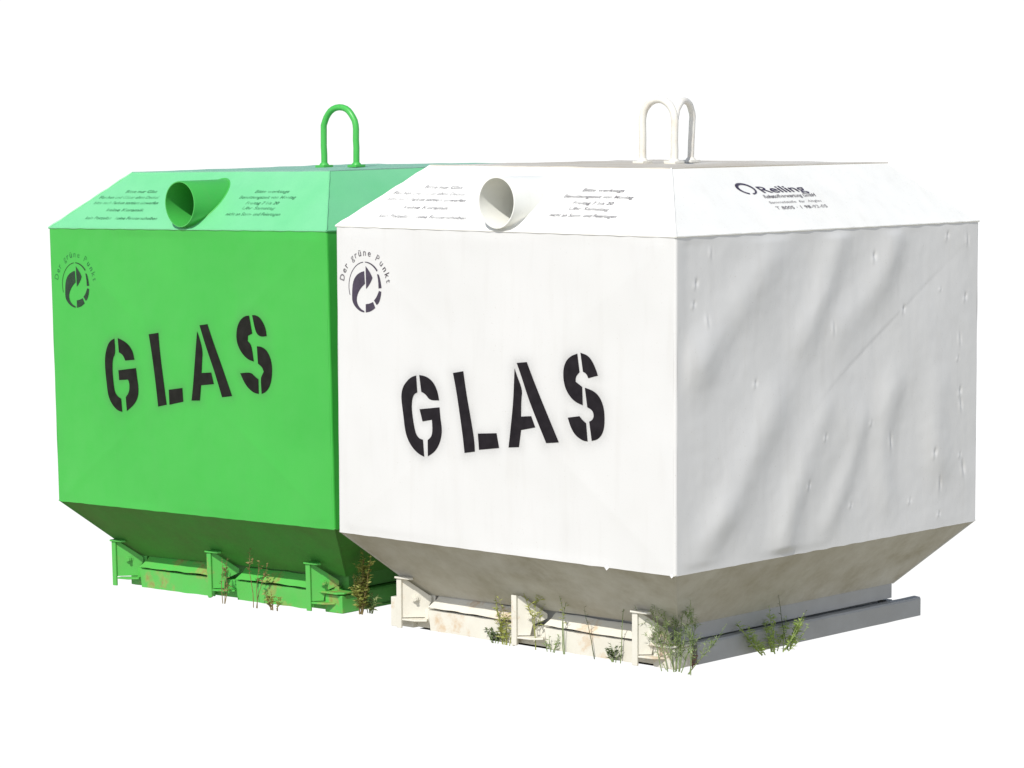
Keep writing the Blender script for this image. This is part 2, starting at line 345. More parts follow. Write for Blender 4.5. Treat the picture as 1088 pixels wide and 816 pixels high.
def corner(bm, c, a0, rnd, z0, z1, seed):
    """rounded upright corner; c = centre of the round, a0 = start angle"""
    n, k = 4, 40; prev = None
    for i in range(n + 1):
        a = a0 + (PI / 2) * i / n
        col = []
        for j in range(k + 1):
            z = z0 + (z1 - z0) * j / k
            w = .0011 * noise.noise(Vector((seed, z * 9, 4))) * math.sin(PI * j / k)
            col.append(bm.verts.new((c[0] + (rnd + w) * math.cos(a), c[1] + (rnd + w) * math.sin(a), z)))
        if prev:
            for j in range(k): bm.faces.new((prev[j], col[j], col[j + 1], prev[j + 1]))
        prev = col

def spray_field(letters, dx=0, dz=0):
    pts = []
    for P in letters:
        for i in range(len(P)):
            a, b = Vector(P[i - 1]), Vector(P[i])
            n = max(1, int((b - a).length / .006))
            for k in range(n): pts.append(a.lerp(b, k / n))
    cx = [p.x for p in pts]; cz = [p.y for p in pts]
    x0, x1, z0, z1 = min(cx) - .05, max(cx) + .05, min(cz) - .05, max(cz) + .05
    def f(x, z):
        if x < x0 or x > x1 or z < z0 or z > z1: return 0.0
        d = min((x - p.x) ** 2 + (z - p.y) ** 2 for p in pts) ** .5
        return math.exp(-(d / .016) ** 1.3) * (.45 + .55 * (noise.noise(Vector((x * 14, z * 14, 2))) + .5))
    return f

PX, PZ, PR = -.630, 1.270, .0725      # chute pipe axis and radius
def slope_front(z, y0=0): return (z - Z1) / (Z2 - Z1) * IY

def make_container(root, kind):
    w = kind == 'w'
    mb, mr, mt, mh, mn, ml, mo, mp = [M[kind + s] for s in ('_body', '_roof', '_top', '_hop')] + [M['w_neck'] if w else M['g_hop'], M[kind + '_rail'], M['w_loop'] if w else M['g_pipe'], M[kind + '_pipe']]  # green neck takes the darker hopper paint as painted-in shade
    letters = WHITE_LETTERS if w else GREEN_LETTERS
    sf = spray_field(letters)
    rnd = .007; seed = 1 if w else 11
    # ---- body: four upright sheet walls with rounded folds
    bm = bmesh.new(); lay = bm.verts.layers.float.new('overspray')
    panel(bm, (-W, 0, Z0), (1, 0, 0), (0, -1, 0), W, Z1 - Z0, 180, 130, lambda a, b: front_bulge(a - W, b + Z0, seed, .8 if w else 1.2), rnd, .0013, lay, lambda a, b: sf(a - W, b + Z0), seed)
    if w: panel(bm, (0, 0, Z0), (0, 1, 0), (1, 0, 0), D, Z1 - Z0, 330, 210, lambda a, b: wrinkle(a, b + Z0), rnd, .0014, lay, None, seed + 1)
    else: panel(bm, (0, 0, Z0), (0, 1, 0), (1, 0, 0), D, Z1 - Z0, 60, 40, lambda a, b: front_bulge(a - 1.3, b + Z0, 31, 2), rnd, .002, lay, None, seed + 1)
    panel(bm, (0, D, Z0), (-1, 0, 0), (0, 1, 0), W, Z1 - Z0, 60, 40, lambda a, b: front_bulge(a - W, b + Z0, seed + 3, 1.5), rnd, .002, lay, None, seed + 2)
    panel(bm, (-W, D, Z0), (0, -1, 0), (-1, 0, 0), D, Z1 - Z0, 60, 40, lambda a, b: front_bulge(a - W, b + Z0, seed + 4, 1.5), rnd, .002, lay, None, seed + 3)
    for c, a0 in (((-rnd, rnd), -PI / 2), ((-rnd, D - rnd), 0), ((-W + rnd, D - rnd), PI / 2), ((-W + rnd, rnd), PI)):
        corner(bm, c, a0, rnd, Z0, Z1, seed + a0)
    if w:   # bent tabs at the lower fold
        for x, s in ((-.240, .009), (-.013, .007)):
            a = (x - s, -.001, Z0 + .001); b = (x + s, -.001, Z0 + .001); c = (x, -.0015, Z0 + s * .9); d = (x + s * .5, -s * .8, Z0 - s * .7)
            quad(bm, a, d, c); quad(bm, d, b, c); quad(bm, a, b, d)
    body = obj('body', bm, mb, root, True)

    # ---- roof: four slopes, flat top, weld beads on the ridges, a hole for the pipe
    bm = bmesh.new()
    lo = [(-W, 0), (0, 0), (0, D), (-W, D)]
    hi = [(-W + IX, IY), (-IX, IY), (-IX, D - IY), (-W + IX, D - IY)]
    L3 = [Vector((x, y, Z1)) for x, y in lo]; H3 = [Vector((x, y, Z2)) for x, y in hi]
    # front slope with hole
    hole = []
    for k in range(40):
        a = 2 * PI * k / 40; r = PR - .004
        z = PZ + r * math.sin(a); hole.append(Vector((PX + r * math.cos(a), slope_front(z), z)))
    outer = [L3[0], L3[1], H3[1], H3[0]]
    allv = [bm.verts.new(p) for p in outer + hole]
    for t in tessellate_polygon([outer, hole]):
        bm.faces.new([allv[i] for i in t])
    for i in (1, 2, 3): quad(bm, L3[i], L3[(i + 1) % 4], H3[(i + 1) % 4], H3[i])
    bmesh.ops.recalc_face_normals(bm, faces=bm.faces[:])
    cen = Vector((-W / 2, D / 2, .9))
    for f in bm.faces:
        f.normal_update()
        if f.normal.dot(f.calc_center_median() - cen) < 0: f.normal_flip()
    for i in range(4):
        n = 14
        tube(bm, [L3[i].lerp(H3[i], k / n) + Vector((0, 0, .0006 * math.sin(k * 2.3 + i))) for k in range(n + 1)], [.0028 + .0007 * math.sin(k * 1.7) for k in range(n + 1)], 8)
        n = 40
        tube(bm, [L3[i].lerp(L3[(i + 1) % 4], k / n) + Vector((0, 0, .0004 * math.sin(k * 2.9 + i))) for k in range(n + 1)], [.0026 + .0008 * math.sin(k * 2.1) for k in range(n + 1)], 6)
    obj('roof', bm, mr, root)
    bm = bmesh.new()
    # top sheet, slightly dished, with a folded rim
    nx, ny = 24, 24; g = []
    for j in range(ny + 1):
        row = []
        for i in range(nx + 1):
            u, v = i / nx, j / ny
            x = -W + IX - .001 + (W - 2 * IX + .002) * u; y = IY - .001 + (D - 2 * IY + .002) * v
            e = min(u, 1 - u, v, 1 - v) * 8; e = min(1, e)
            z = Z2 + .002 + .004 * e * noise.noise(Vector((x * 4, y * 4, seed))) + (.003 if min(i, nx - i, j, ny - j) == 0 else 0) * noise.noise(Vector((x * 12, y * 12, 3)))
            row.append(bm.verts.new((x, y, z)))
        g.append(row)
    for j in range(ny):
        for i in range(nx): bm.faces.new((g[j][i], g[j][i + 1], g[j + 1][i + 1], g[j + 1][i]))
    rim = g[0] + [r[-1] for r in g[1:]] + g[-1][::-1][1:] + [r[0] for r in g[::-1][1:-1]]
    low = [bm.verts.new(v.co - Vector((0, 0, .009))) for v in rim]
    for k in range(len(rim)): bm.faces.new((rim[k], low[k], low[(k + 1) % len(rim)], rim[(k + 1) % len(rim)]))
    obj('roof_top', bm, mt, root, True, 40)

    # ---- hopper under the body
    bm = bmesh.new()
    a4 = [Vector(p) for p in ((-W + .002, .002, Z0 + .004), (-.002, .002, Z0 + .004), (-.002, D - .002, Z0 + .004), (-W + .002, D - .002, Z0 + .004))]
    b4 = [Vector(p) for p in ((-W + HX, HY, ZH), (-HX, HY, ZH + .012), (-HX, D - HY, ZH + .012), (-W + HX, D - HY, ZH))]
    for s in range(4):
        p0, p1, q0, q1 = a4[s], a4[(s + 1) % 4], b4[s], b4[(s + 1) % 4]
        nn = (p1 - p0).cross(q0 - p0).normalized()
        if nn.z > 0: nn = -nn
        na, nb = (90, 24); g = []
        for j in range(nb + 1):
            row = []
            for i in range(na + 1):
                u, v = i / na, j / nb
                p = p0.lerp(p1, u).lerp(q0.lerp(q1, u), v)
                win = min(1, min(u, 1 - u) * 14) * min(1, min(v, 1 - v) * 6)
                row.append(bm.verts.new(p + nn * win * (.0045 * noise.noise(p * 5 + Vector((seed, 0, 0))) + .0018 * noise.noise(p * 16))))
            g.append(row)
        for j in range(nb):
            for i in range(na): bm.faces.new((g[j][i], g[j + 1][i], g[j + 1][i + 1], g[j][i + 1]))
    for s in range(4):
        n = 16
        tube(bm, [a4[s].lerp(b4[s], k / n) for k in range(n + 1)], .003, 6)
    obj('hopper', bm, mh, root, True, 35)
    # neck: the short upright skirt below the hopper
    bm = bmesh.new()
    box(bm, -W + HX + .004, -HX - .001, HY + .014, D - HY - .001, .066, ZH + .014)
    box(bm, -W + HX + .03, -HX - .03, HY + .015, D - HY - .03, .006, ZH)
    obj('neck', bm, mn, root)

    # ---- bottom rails
    bm = bmesh.new()
    xs = [(-1.085, -.722), (-.625, -.285)]
    def rail(y, sgn, xa, xb, sk):
        # upper slanting lip with mitred ends
        for (z0, z1, y0, y1, k0, k1) in ((.066, .100, y, y + .036, 0, .022), (.0, .059, y - .004, y - .001, .016, .004)):
            t = bmesh.new(); n = 26; th = .005
            fr, bk = [], []
            for i in range(n + 1):
                u = i / n
                wob = .0022 * noise.noise(Vector((xa * 3 + u * 6, z0 * 40, seed)))
                xl = xa + (xb - xa) * u
                for lst, dy in ((fr, 0), (bk, th)):
                    e0 = k0 if i == 0 else 0; e1 = k1 if i == 0 else 0
                    lst.append((t.verts.new((xl + e0, y + sgn * (y0 - y + dy) + wob, z0 + wob)), t.verts.new((xl + e1, y + sgn * (y1 - y + dy) + wob, z1 + wob))))
            for i in range(n):
                t.faces.new((fr[i][0], fr[i + 1][0], fr[i + 1][1], fr[i][1]))
                t.faces.new((bk[i][0], bk[i][1], bk[i + 1][1], bk[i + 1][0]))
                t.faces.new((fr[i][1], fr[i + 1][1], bk[i + 1][1], bk[i][1]))
                t.faces.new((fr[i][0], bk[i][0], bk[i + 1][0], fr[i + 1][0]))
            for i in (0, n): t.faces.new((fr[i][0], fr[i][1], bk[i][1], bk[i][0]))
            bmesh.ops.recalc_face_normals(t, faces=t.faces[:])
            merge(bm, t)
    for xa, xb in xs: rail(.172, 1, xa, xb, 0)
    # core beam behind the lips
    box(bm, -1.14, -.215, .183, .215, .002, .060, .002)
    box(bm, -1.150, -1.085, .2055, .2165, .002, .101, .001)
    obj('front_rail', bm, ml, root, True, 30)
    bm = bmesh.new()
    box(bm, -1.14, -.170, D - .215, D - .188, .002, .058, .002)
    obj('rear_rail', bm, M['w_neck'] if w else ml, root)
    bm = bmesh.new()
    # right skid: long beam, ragged upper edge, longer than the hopper
    t = bmesh.new(); n = 60; rows = []
    for i in range(n + 1):
        y = .262 + (1.332 - .262) * i / n
        q = .0015 * noise.noise(Vector((y * 14, 1, seed)))
        top = .062 - .006 * (i / n)
        if i == n: pass
        prof = [(-.137, 0), (-.137, top - .006 + q), (-.140, top + q), (-.160, top + .0015 + q), (-.160, 0)]
        rows.append([t.verts.new((x, y, z)) for x, z in prof])
    for a, b in zip(rows, rows[1:]):
        for k in range(len(a) - 1): t.faces.new((a[k], b[k], b[k + 1], a[k + 1]))
    t.faces.new(rows[0]); t.faces.new(rows[-1][::-1])
    bmesh.ops.recalc_face_normals(t, faces=t.faces[:])
    merge(bm, t)
    obj('side_rail', bm, M['w_neck'] if w else mh, root, False)  # green rail: hopper paint darkens it like the shade between the containers
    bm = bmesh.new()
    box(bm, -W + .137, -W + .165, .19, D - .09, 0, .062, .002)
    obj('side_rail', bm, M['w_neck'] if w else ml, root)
    # corner block with a cap plate and a nut at the near end of the front rail
    bm = bmesh.new()
    box(bm, -.212, -.137, .163, .243, 0, .056, .003, .0012)
    prism(bm, [(-.235, .152), (-.150, .150), (-.132, .168), (-.130, .246), (-.226, .250)], .059, .065, 'z', .0015)
    blk = obj('corner_block', bm, ml, root)
    bm = bmesh.new(); hexbolt(bm, (-.195, .2, .065), (0, 0, 1), .013, .013); obj('bolt', bm, ml, blk)
    if w:
        bm = bmesh.new()
        box(bm, -1.215, -1.19, .15, .17, 0, .088, .0015); box(bm, -1.19, -1.14, .168, .2, 0, .05, .0015)
        obj('end_plate', bm, ml, root)

    # ---- brackets
    for bx in (-1.158, -.698, -.248):
        bm = bmesh.new()
        box(bm, bx - .012, bx + .007, .128, .134, .003 if bx != -.698 else .006, .150, .0012)       # front flange
        t = bmesh.new()                                   # angled web running back to the rail, its top edge sloping
        P0, P1 = Vector((bx + .002, .136, 0)), Vector((bx + .066, .200, 0)); dv = (P1 - P0); nn = Vector((dv.y, -dv.x, 0)).normalized() * .003
        prof = [(0, .034), (0, .148), (.12, .148), (.97, .095), (.97, .082), (.50, .064) if bx > -1 else (.90, .070), (.42 if bx > -1 else .80, .034)]
        fa = [t.verts.new(P0 + dv * u + nn + Vector((0, 0, z))) for u, z in prof]; fb_ = [t.verts.new(P0 + dv * u - nn + Vector((0, 0, z))) for u, z in prof]
        t.faces.new(fa); t.faces.new(fb_[::-1])
        for k in range(7): t.faces.new((fa[k], fb_[k], fb_[(k + 1) % 7], fa[(k + 1) % 7]))
        bmesh.ops.recalc_face_normals(t, faces=t.faces[:]); merge(bm, t)
        if bx != -.698 or not w:
            prism(bm, [(bx - .015, .122), (bx + .040, .126), (bx + .050, .136), (bx + .016, .160), (bx - .014, .160)], .150, .156, 'z', .0012)  # top plate
        prism(bm, [(bx + .008, .130), (bx + .055, .136), (bx + .082, .160), (bx + .060, .188), (bx + .006, .150)], .026, .031, 'z', .001)     # bottom plate
        box(bm, bx - .022, bx - .016, .140, .150, .0, .088, .001)
        br = obj('bracket', bm, ml, root)
        bm = bmesh.new(); hexbolt(bm, (bx + .032, .163, .090), (.68, -.73, 0), .0095, .010)
        obj('bolt', bm, ml, br)

    # ---- chute pipe
    bm = bmesh.new()
    n = 56; ro, ri = PR, PR - .0045; y0 = -.012
    def ring(r, y, sx=1.0, flat=0):
        return [bm.verts.new((PX + r * math.cos(2 * PI * k / n) * sx, y + .0012 * math.sin(2 * 2 * PI * k / n), PZ + r * math.sin(2 * PI * k / n))) for k in range(n)]
    R = [ring(ro, .30, .945), ring(ro, .10, .945), ring(ro, y0 + .004, .945), ring(ro - .001, y0, .945), ring(ri + .0005, y0, .945), ring(ri, y0 + .003, .945), ring(ri, .15, .945), ring(ri, .42, .945)]
    for a, b in zip(R, R[1:]):
        for k in range(n): bm.faces.new((a[k], b[k], b[(k + 1) % n], a[(k + 1) % n]))
    # weld bead round the joint
    pts = []
    for k in range(n + 1):
        a = 2 * PI * k / n; z = PZ + (ro + .0015) * math.sin(a)
        pts.append((PX + (ro + .0015) * .945 * math.cos(a), slope_front(z) + .0008, z))
    tube(bm, pts, .0028, 6, False)
    obj('chute_pipe', bm, mp, root, True, 50)

    # ---- lifting loop(s)
    def loop(cx, cy, half, h, dirx, diry, rad=.0105, lean=0.0, leanz=0.0):
        bm = bmesh.new(); d = Vector((dirx, diry, 0)).normalized(); c = Vector((cx, cy, Z2))
        nrm = Vector((-d.y, d.x, 0)); pts = []
        for k in range(5): pts.append(c - d * half + Vector((0, 0, -.01 + (h - half + .01) * k / 5)))
        for k in range(17):
            a = PI - PI * k / 16; pts.append(c + d * half * math.cos(a) + Vector((0, 0, h - half + half * 1.0 * math.sin(a))))
        for k in range(5): pts.append(c + d * half + Vector((0, 0, (h - half) * (4 - k) / 5 - .01)))
        pts = [p + nrm * lean * (p.z - Z2) + d * leanz * (p.z - Z2) + Vector((random.uniform(-1, 1), random.uniform(-1, 1), 0)) * .0008 for p in pts]
        tube(bm, pts, rad, 14)
        for s in (-1, 1):
            p = c + d * half * s
            q = p + nrm * .0
            box(bm, p.x - .02, p.x + .02, p.y - .022, p.y + .022, Z2 + .002, Z2 + .010, .001)
            tube(bm, [q + Vector((0, 0, .008)), q + Vector((0, 0, .013)), q + Vector((0, 0, .018))], [.017, .015, rad], 14)
        obj('lifting_loop', bm, mo, root, True, 40)
    if w:
        loop(-.628, .685, .0605, .190, 1, .0, .0112)
        loop(-.655, .828, .060, .186, -.24, .95, .0100, -.03, .02)
    else:
        loop(-.626, .70, .073, .199, 1, .02, .0105, 0, .015)

    # ---- stencilled word on the front
    def conform(bm, lift):
        """lay a flat outline onto the slightly bulged front sheet"""
        for _ in range(3):
            ed = [e for e in bm.edges if e.calc_length() > .016]
            if ed: bmesh.ops.subdivide_edges(bm, edges=ed, cuts=1)
        for v in bm.verts:
            v.co.y = -front_bulge(v.co.x, v.co.z, seed, .8 if w else 1.2) - lift
    bm = bmesh.new()
    for P in letters:
        P = smooth_outline(P, 2)
        flat_poly(bm, [(x, -.0052 if w else -.0062, z) for x, z in P])
    conform(bm, .0010)
    s_ = obj('stencil_lettering', bm, M['spray'] if w else M['spray_g'], root)
    # ---- recycling emblem and its arched words
    bm = bmesh.new(); ex, ez = (0, 0) if w else (.005, -.011)
    cx, cz = -1.1586 + ex, 1.017 + ez
    yy = -.0046 if w else -.0056
    for P in EMBLEM:
        flat_poly(bm, [(x + ex, yy, z + ez) for x, z in smooth_outline(P, 1)])
    def arc(a0, a1, r, w0, w1):
        n = 24; A = []; B = []
        for k in range(n + 1):
            a = math.radians(a0 + (a1 - a0) * k / n); ww = w0 + (w1 - w0) * k / n
            A.append(bm.verts.new((cx + (r + ww / 2) * math.cos(a) * .93, yy, cz + (r + ww / 2) * math.sin(a))))
            B.append(bm.verts.new((cx + (r - ww / 2) * math.cos(a) * .93, yy, cz + (r - ww / 2) * math.sin(a))))
        for k in range(n): bm.faces.new((A[k], A[k + 1], B[k + 1], B[k]))
    arc(200, 96, .0725, .0026, .0022); arc(90, 42, .0725, .0022, .006)
    conform(bm, .0009)
    obj('emblem', bm, M['emb_w'] if w else M['emb_g'], root)
    bm = bmesh.new(); word = 'Der grüne Punkt'
    wid = {'D': 1.15, 'e': .95, 'r': .7, ' ': .75, 'g': 1, 'ü': 1, 'n': 1, 'P': 1.05, 'u': 1, 'k': .95, 't': .65}
    tot = sum(wid[c] for c in word); acc = 0
    for c in word:
        mid = (acc + wid[c] / 2) / tot; acc += wid[c]
        if c == ' ': continue
        a = math.radians(172 - mid * (172 - 8))
        rx, rz = math.cos(a), math.sin(a)
        o3 = (cx + .091 * rx * .97, yy, cz + .091 * rz)
        text_mesh(bm, c, o3, (rz, 0, -rx), (rx, 0, rz), height=.0275, align='CENTER', bold=.012 if w else .006)
    conform(bm, .0009)
    obj('emblem_lettering', bm, M['faint_w'] if w else M['faint_g'], root)

    # ---- small notices on the front slope, left and right of the pipe
    sl = Vector((0, IY, Z2 - Z1)).normalized()
    def notice(rows, mt_):
        bm = bmesh.new()
        for s, x, width, z, h in rows:
            o3 = Vector((x + width / 2, slope_front(z), z)) + Vector((0, -sl.z, sl.y)) * .0016
            text_mesh(bm, s, o3, (1, 0, 0), sl, height=h, width=width, align='CENTER', shear=.15, bold=.008)
        obj('notice', bm, mt_, root)
    left = [('Bitte nur Glas', -1.045, .15, 1.300, .019), ('Flaschen und Gläser ohne Deckel', -1.150, .285, 1.282, .019),
            ('bitte nach Farben sortiert einwerfen', -1.155, .31, 1.265, .019), ('keine Keramik', -1.065, .18, 1.243, .019),
            ('kein Porzellan   keine Fensterscheiben', -1.135, .345, 1.218, .019)]
    right = [('Bitte werktags', -.439, .15, 1.300, .019), ('Benutzungszeit von Montag', -.490, .25, 1.283, .019),
             ('Freitag 7 bis 20', -.440, .145, 1.266, .018), ('Uhr Samstag', -.438, .145, 1.251, .018),
             ('nicht an Sonn- und Feiertagen', -.490, .24, 1.233, .019)]
    notice(left, M['faint_w2'] if w else M['faint_g']); notice(right, M['faint_w'] if w else M['faint_g'])

    if w:   # company sign on the right slope
        sr = Vector((-IX, 0, Z2 - Z1)).normalized()
        nr = Vector((sr.z, 0, -sr.x))
        def P(y, z, k=.0016): return Vector((-(z - Z1) / (Z2 - Z1) * IX, y, z)) + nr * k
        bm = bmesh.new()
        text_mesh(bm, 'Reiling', P(.497, 1.2925), (0, 1, 0), sr, height=.036, width=.222, shear=-.35, bold=.012)
        # open ring in front of the word
        n = 40; A = []; B = []
        c0 = P(.452, 1.3045)
        for k in range(n + 1):
            a = math.radians(-70 + 338 * k / n); th = .0022 + .0022 * abs(math.sin(a * .5 + .4))
            for lst, r in ((A, 1), (B, -1)):
                rr = .0235 + r * th
                lst.append(bm.verts.new(c0 + Vector((0, 1, 0)) * rr * 1.45 * math.cos(a) + sr * (rr * .82 * math.sin(a) - .25 * rr * math.cos(a))))
        for k in range(n): bm.faces.new((A[k], A[k + 1], B[k + 1], B[k]))
        obj('company_logo', bm, M['logo'], root)
        bm = bmesh.new()
        text_mesh(bm, 'Rohstoffverwertung GmbH', P(.500, 1.2785), (0, 1, 0), sr, height=.018, width=.236, bold=.028)
        text_mesh(bm, 'Sammelstelle  für  Altglas', P(.503, 1.2635), (0, 1, 0), sr, height=.0125, width=.238, bold=.0)
        text_mesh(bm, 'T 8005 · 1 98-92-05', P(.513, 1.2475), (0, 1, 0), sr, height=.0165, width=.235, bold=.01)
        obj('company_lettering', bm, M['faint_w'], root)

white = empty('glass_container')
tag(white, 'dented white steel glass container with two lifting loops and a company sign on its roof', 'container', 'steel glass recycling containers side by side')
make_container(white, 'w')
green = empty('glass_container')
tag(green, 'bright green steel glass container with one lifting loop, standing behind the white one', 'container', 'steel glass recycling containers side by side')
make_container(green, 'g')
GM = Matrix(((0.9998, -0.0214, -0.0147, -1.4341), (0.0214, 0.9998, -0.0095, 0.1387), (0.0149, 0.0092, 1.0, -0.0232), (0, 0, 0, 1)))
q = GM.to_quaternion()
# put each container's empty at the middle of its base and keep the parts where they were built
def settle(root, base_mat):
    c = Vector((-W / 2, D / 2, 0))
    for ch in root.children: ch.matrix_parent_inverse = Matrix.Translation(-c)
    root.matrix_world = base_mat @ Matrix.Translation(c)
settle(white, Matrix.Identity(4))
settle(green, Matrix.Translation(GM.to_translation()) @ q.to_matrix().to_4x4())

# ---------------------------------------------------------------- ground under the containers
def gz(x, y):
    t = min(1, max(0, (-1.2 - x) / 1.6)); return -.004 - .042 * t
gm, nt, bs = new_mat('trodden_earth')
tc = N(nt, 'ShaderNodeTexCoord')
c = mixc(nt, ramp(nt, noise_out(nt, tc.outputs['Object'], 14, 6, .65), [(.35, 0.0), (.65, 1.0)]), (.05, .04, .028), (.11, .10, .055))
nt.links.new(c, bs.inputs['Base Color']); bs.inputs['Roughness'].default_value = .95
outline = [(-2.585, .318), (-1.60, .345), (-1.585, .40), (-1.56, .56), (-1.30, .58), (-1.14, .50), (-1.135, .188), (-.17, .188), (-.150, .25), (-.150, 1.30), (-1.12, 1.30), (-1.3, 1.25), (-1.56, 1.38), (-2.55, 1.40)]
from mathutils.geometry import delaunay_2d_cdt
pts = [Vector(p) for p in outline]; m0 = len(pts)
edges = [(i, (i + 1) % m0) for i in range(m0)]
for i in range(60):
    for j in range(28):
        pts.append(Vector((-2.57 + i * .041 + random.uniform(-.012, .012), .2 + j * .042 + random.uniform(-.012, .012))))
vo, eo, fo, *_ = delaunay_2d_cdt(pts, edges, [list(range(m0))], 1, 1e-5)
bm = bmesh.new()
vv = [bm.verts.new((v.x, v.y, gz(v.x, v.y) + .004 * noise.noise(Vector((v.x * 9, v.y * 9, 0))))) for v in vo]
for f in fo: bm.faces.new([vv[i] for i in f])
bmesh.ops.recalc_face_normals(bm, faces=bm.faces[:])
for f in bm.faces:
    f.normal_update()
    if f.normal.z < 0: f.normal_flip()
for v in list(bm.verts):
    if not v.link_faces: bm.verts.remove(v)
tag(obj('ground', bm, gm, None, True), kind='structure')

# ---------------------------------------------------------------- weeds
def leafmat(name, a, b, tr=.4):
    m, nt, bs = new_mat(name)
    tc = N(nt, 'ShaderNodeTexCoord')
    c = mixc(nt, ramp(nt, noise_out(nt, tc.outputs['Object'], 55, 3), [(.35, 0.0), (.65, 1.0)]), a, b)
    nt.links.new(c, bs.inputs['Base Color']); bs.inputs['Roughness'].default_value = .6
    out = [n for n in nt.nodes if n.type == 'OUTPUT_MATERIAL'][0]
    t = N(nt, 'ShaderNodeBsdfTranslucent'); nt.links.new(c, t.inputs[0])
    mx = N(nt, 'ShaderNodeMixShader'); mx.inputs[0].default_value = tr
    nt.links.new(bs.outputs[0], mx.inputs[1]); nt.links.new(t.outputs[0], mx.inputs[2]); nt.links.new(mx.outputs[0], out.inputs[0])
    return m
LM = {'lime': leafmat('yellow_green_leaf', (.36, .42, .10), (.50, .50, .17)), 'mid': leafmat('mid_green_leaf', (.24, .34, .12), (.36, .43, .20)),
      'dark': leafmat('dark_green_leaf', (.07, .11, .04), (.12, .16, .06)), 'dry': leafmat('dry_brown_leaf', (.30, .21, .09), (.36, .29, .13)),
      'red': leafmat('reddish_stem', (.14, .06, .045), (.2, .11, .06)), 'fresh': leafmat('fresh_green_leaf', (.34, .48, .12), (.50, .60, .22))}

def leaf(bm, p, d, L, wd, curl=.3):
    d = d.normalized(); s = d.cross(Vector((random.uniform(-.4, .4), random.uniform(-.4, .4), 1)))
    if s.length < .05: s = Vector((1, 0, 0))
    s.normalize(); up = s.cross(d).normalized()
    a = bm.verts.new(p); b = bm.verts.new(p + d * L * .45 + s * wd + up * L * curl * .25); c = bm.verts.new(p + d * L - up * L * curl * .3)
    e = bm.verts.new(p + d * L * .45 - s * wd + up * L * curl * .25)
    bm.faces.new((a, b, c, e))

def weed(name, label, base, h, n, spread, mat, stemmat, leafL, leafW, per, seed, lean=(0, 0), branch=0, start=.15, group='weeds growing along the container bottoms', cat='weed', side=False):
    random.seed(seed)
    root = empty(name, Matrix.Translation(Vector(base)))
    tag(root, label, cat, group)
    sb, fb = bmesh.new(), bmesh.new()
    def shoot(p0, d0, L, r, nl, st):
        pts = [p0]; d = d0.normalized(); k = 9
        for i in range(k):
            d = (d + Vector((random.uniform(-.13, .13), random.uniform(-.13, .13), .05))).normalized()
            pts.append(pts[-1] + d * L / k)
        tube(sb, pts, [r * (1 - .75 * i / k) for i in range(k + 1)], 5)
        for q in range(nl):
            t = st + (1 - st) * (q + random.random()) / nl; i = min(k - 1, int(t * k)); p = pts[i].lerp(pts[i + 1], t * k - i)
            a = random.uniform(0, 2 * PI); dd = Vector((math.cos(a), math.sin(a), random.uniform(-.1, .9)))
            s = random.uniform(.6, 1.2) * (1.15 - .5 * t)
            leaf(fb, p, dd, leafL * s, leafW * s)
        return pts
    for i in range(n):
        a = random.uniform(0, 2 * PI); s = random.uniform(.1, 1) * spread
        p0 = Vector((math.cos(a) * spread * .3 * random.random(), math.sin(a) * spread * .08 * random.random(), -.004))
        hh = h * (random.uniform(.55, 1.0) if i else 1)
        d0 = Vector((math.cos(a) * s + lean[0], math.sin(a) * s * .35 + lean[1], h))
        if side: p0 = Vector((p0.y, p0.x, p0.z)); d0 = Vector((d0.y, d0.x, d0.z))
        pts = shoot(p0, d0, hh, .0016, per, start)
        for b in range(branch):
            t = random.uniform(.25, .85); i2 = int(t * 9); a2 = random.uniform(0, 2 * PI)
            shoot(pts[i2], Vector((math.cos(a2), math.sin(a2) * .6, .9)), hh * .32 * (1.2 - t), .0009, max(3, per // 2), .1)
    obj('stem', sb, LM[stemmat], root)
    obj('foliage', fb, LM[mat], root)
    return root
FB = .156
weed('weed', 'bushy feathery green weed at the near corner of the white container', (-.128, .156, 0), .255, 14, .24, 'mid', 'mid', .022, .0017, 24, 3, (0, 0), 6, .2)
weed('weed', 'thin reddish stalk beside the feathery bush at the near corner of the white container', (-.122, .222, 0), .075, 2, .01, 'red', 'red', .016, .004, 8, 4)
weed('weed', 'bright yellow green clump in front of the right side rail of the white container', (-.105, .575, 0), .135, 20, .30, 'fresh', 'fresh', .020, .0036, 13, 5, (0, 0), 2, .05, side=True)
weed('weed', 'dark thin leaning stalk above the yellow green clump by the right side rail', (-.095, .62, 0), .175, 1, 0, 'dark', 'dark', .014, .002, 7, 6, (-.01, -.05))
weed('weed', 'lime green tall weed just right of the middle bracket of the white container', (-.640, FB, 0), .25, 2, .02, 'lime', 'lime', .020, .0036, 17, 7, (.0, 0), 2, .45)
weed('weed', 'slender pale green weed, second to the right of the middle bracket', (-.532, FB, 0), .225, 2, .018, 'lime', 'mid', .018, .0032, 14, 8, (0, 0), 1, .4)
weed('weed', 'small weed with one dark seed head on the lower half of the white container front', (-.420, FB, 0), .15, 1, 0, 'dark', 'dark', .013, .003, 9, 9, (-.02, 0), 0, .65)
weed('weed', 'tall very thin dark stalk left of the near bracket of the white container', (-.325, FB, 0), .26, 1, 0, 'dark', 'mid', .013, .0026, 13, 10, (-.012, 0), 0, .05)
weed('weed', 'low leafy lime weed left of the middle bracket of the white container', (-.755, FB, 0), .17, 6, .06, 'lime', 'lime', .022, .0045, 12, 11, (.0, 0), 1, .1)
weed('weed', 'dark leaved ground weed at the foot of the white front rail', (-.80, .156, 0), .05, 6, .05, 'dark', 'mid', .022, .005, 8, 12)
weed('weed', 'short dark weed at the foot of the rail, left of the near bracket', (-.352, .156, 0), .055, 5, .04, 'dark', 'mid', .022, .0055, 7, 13)
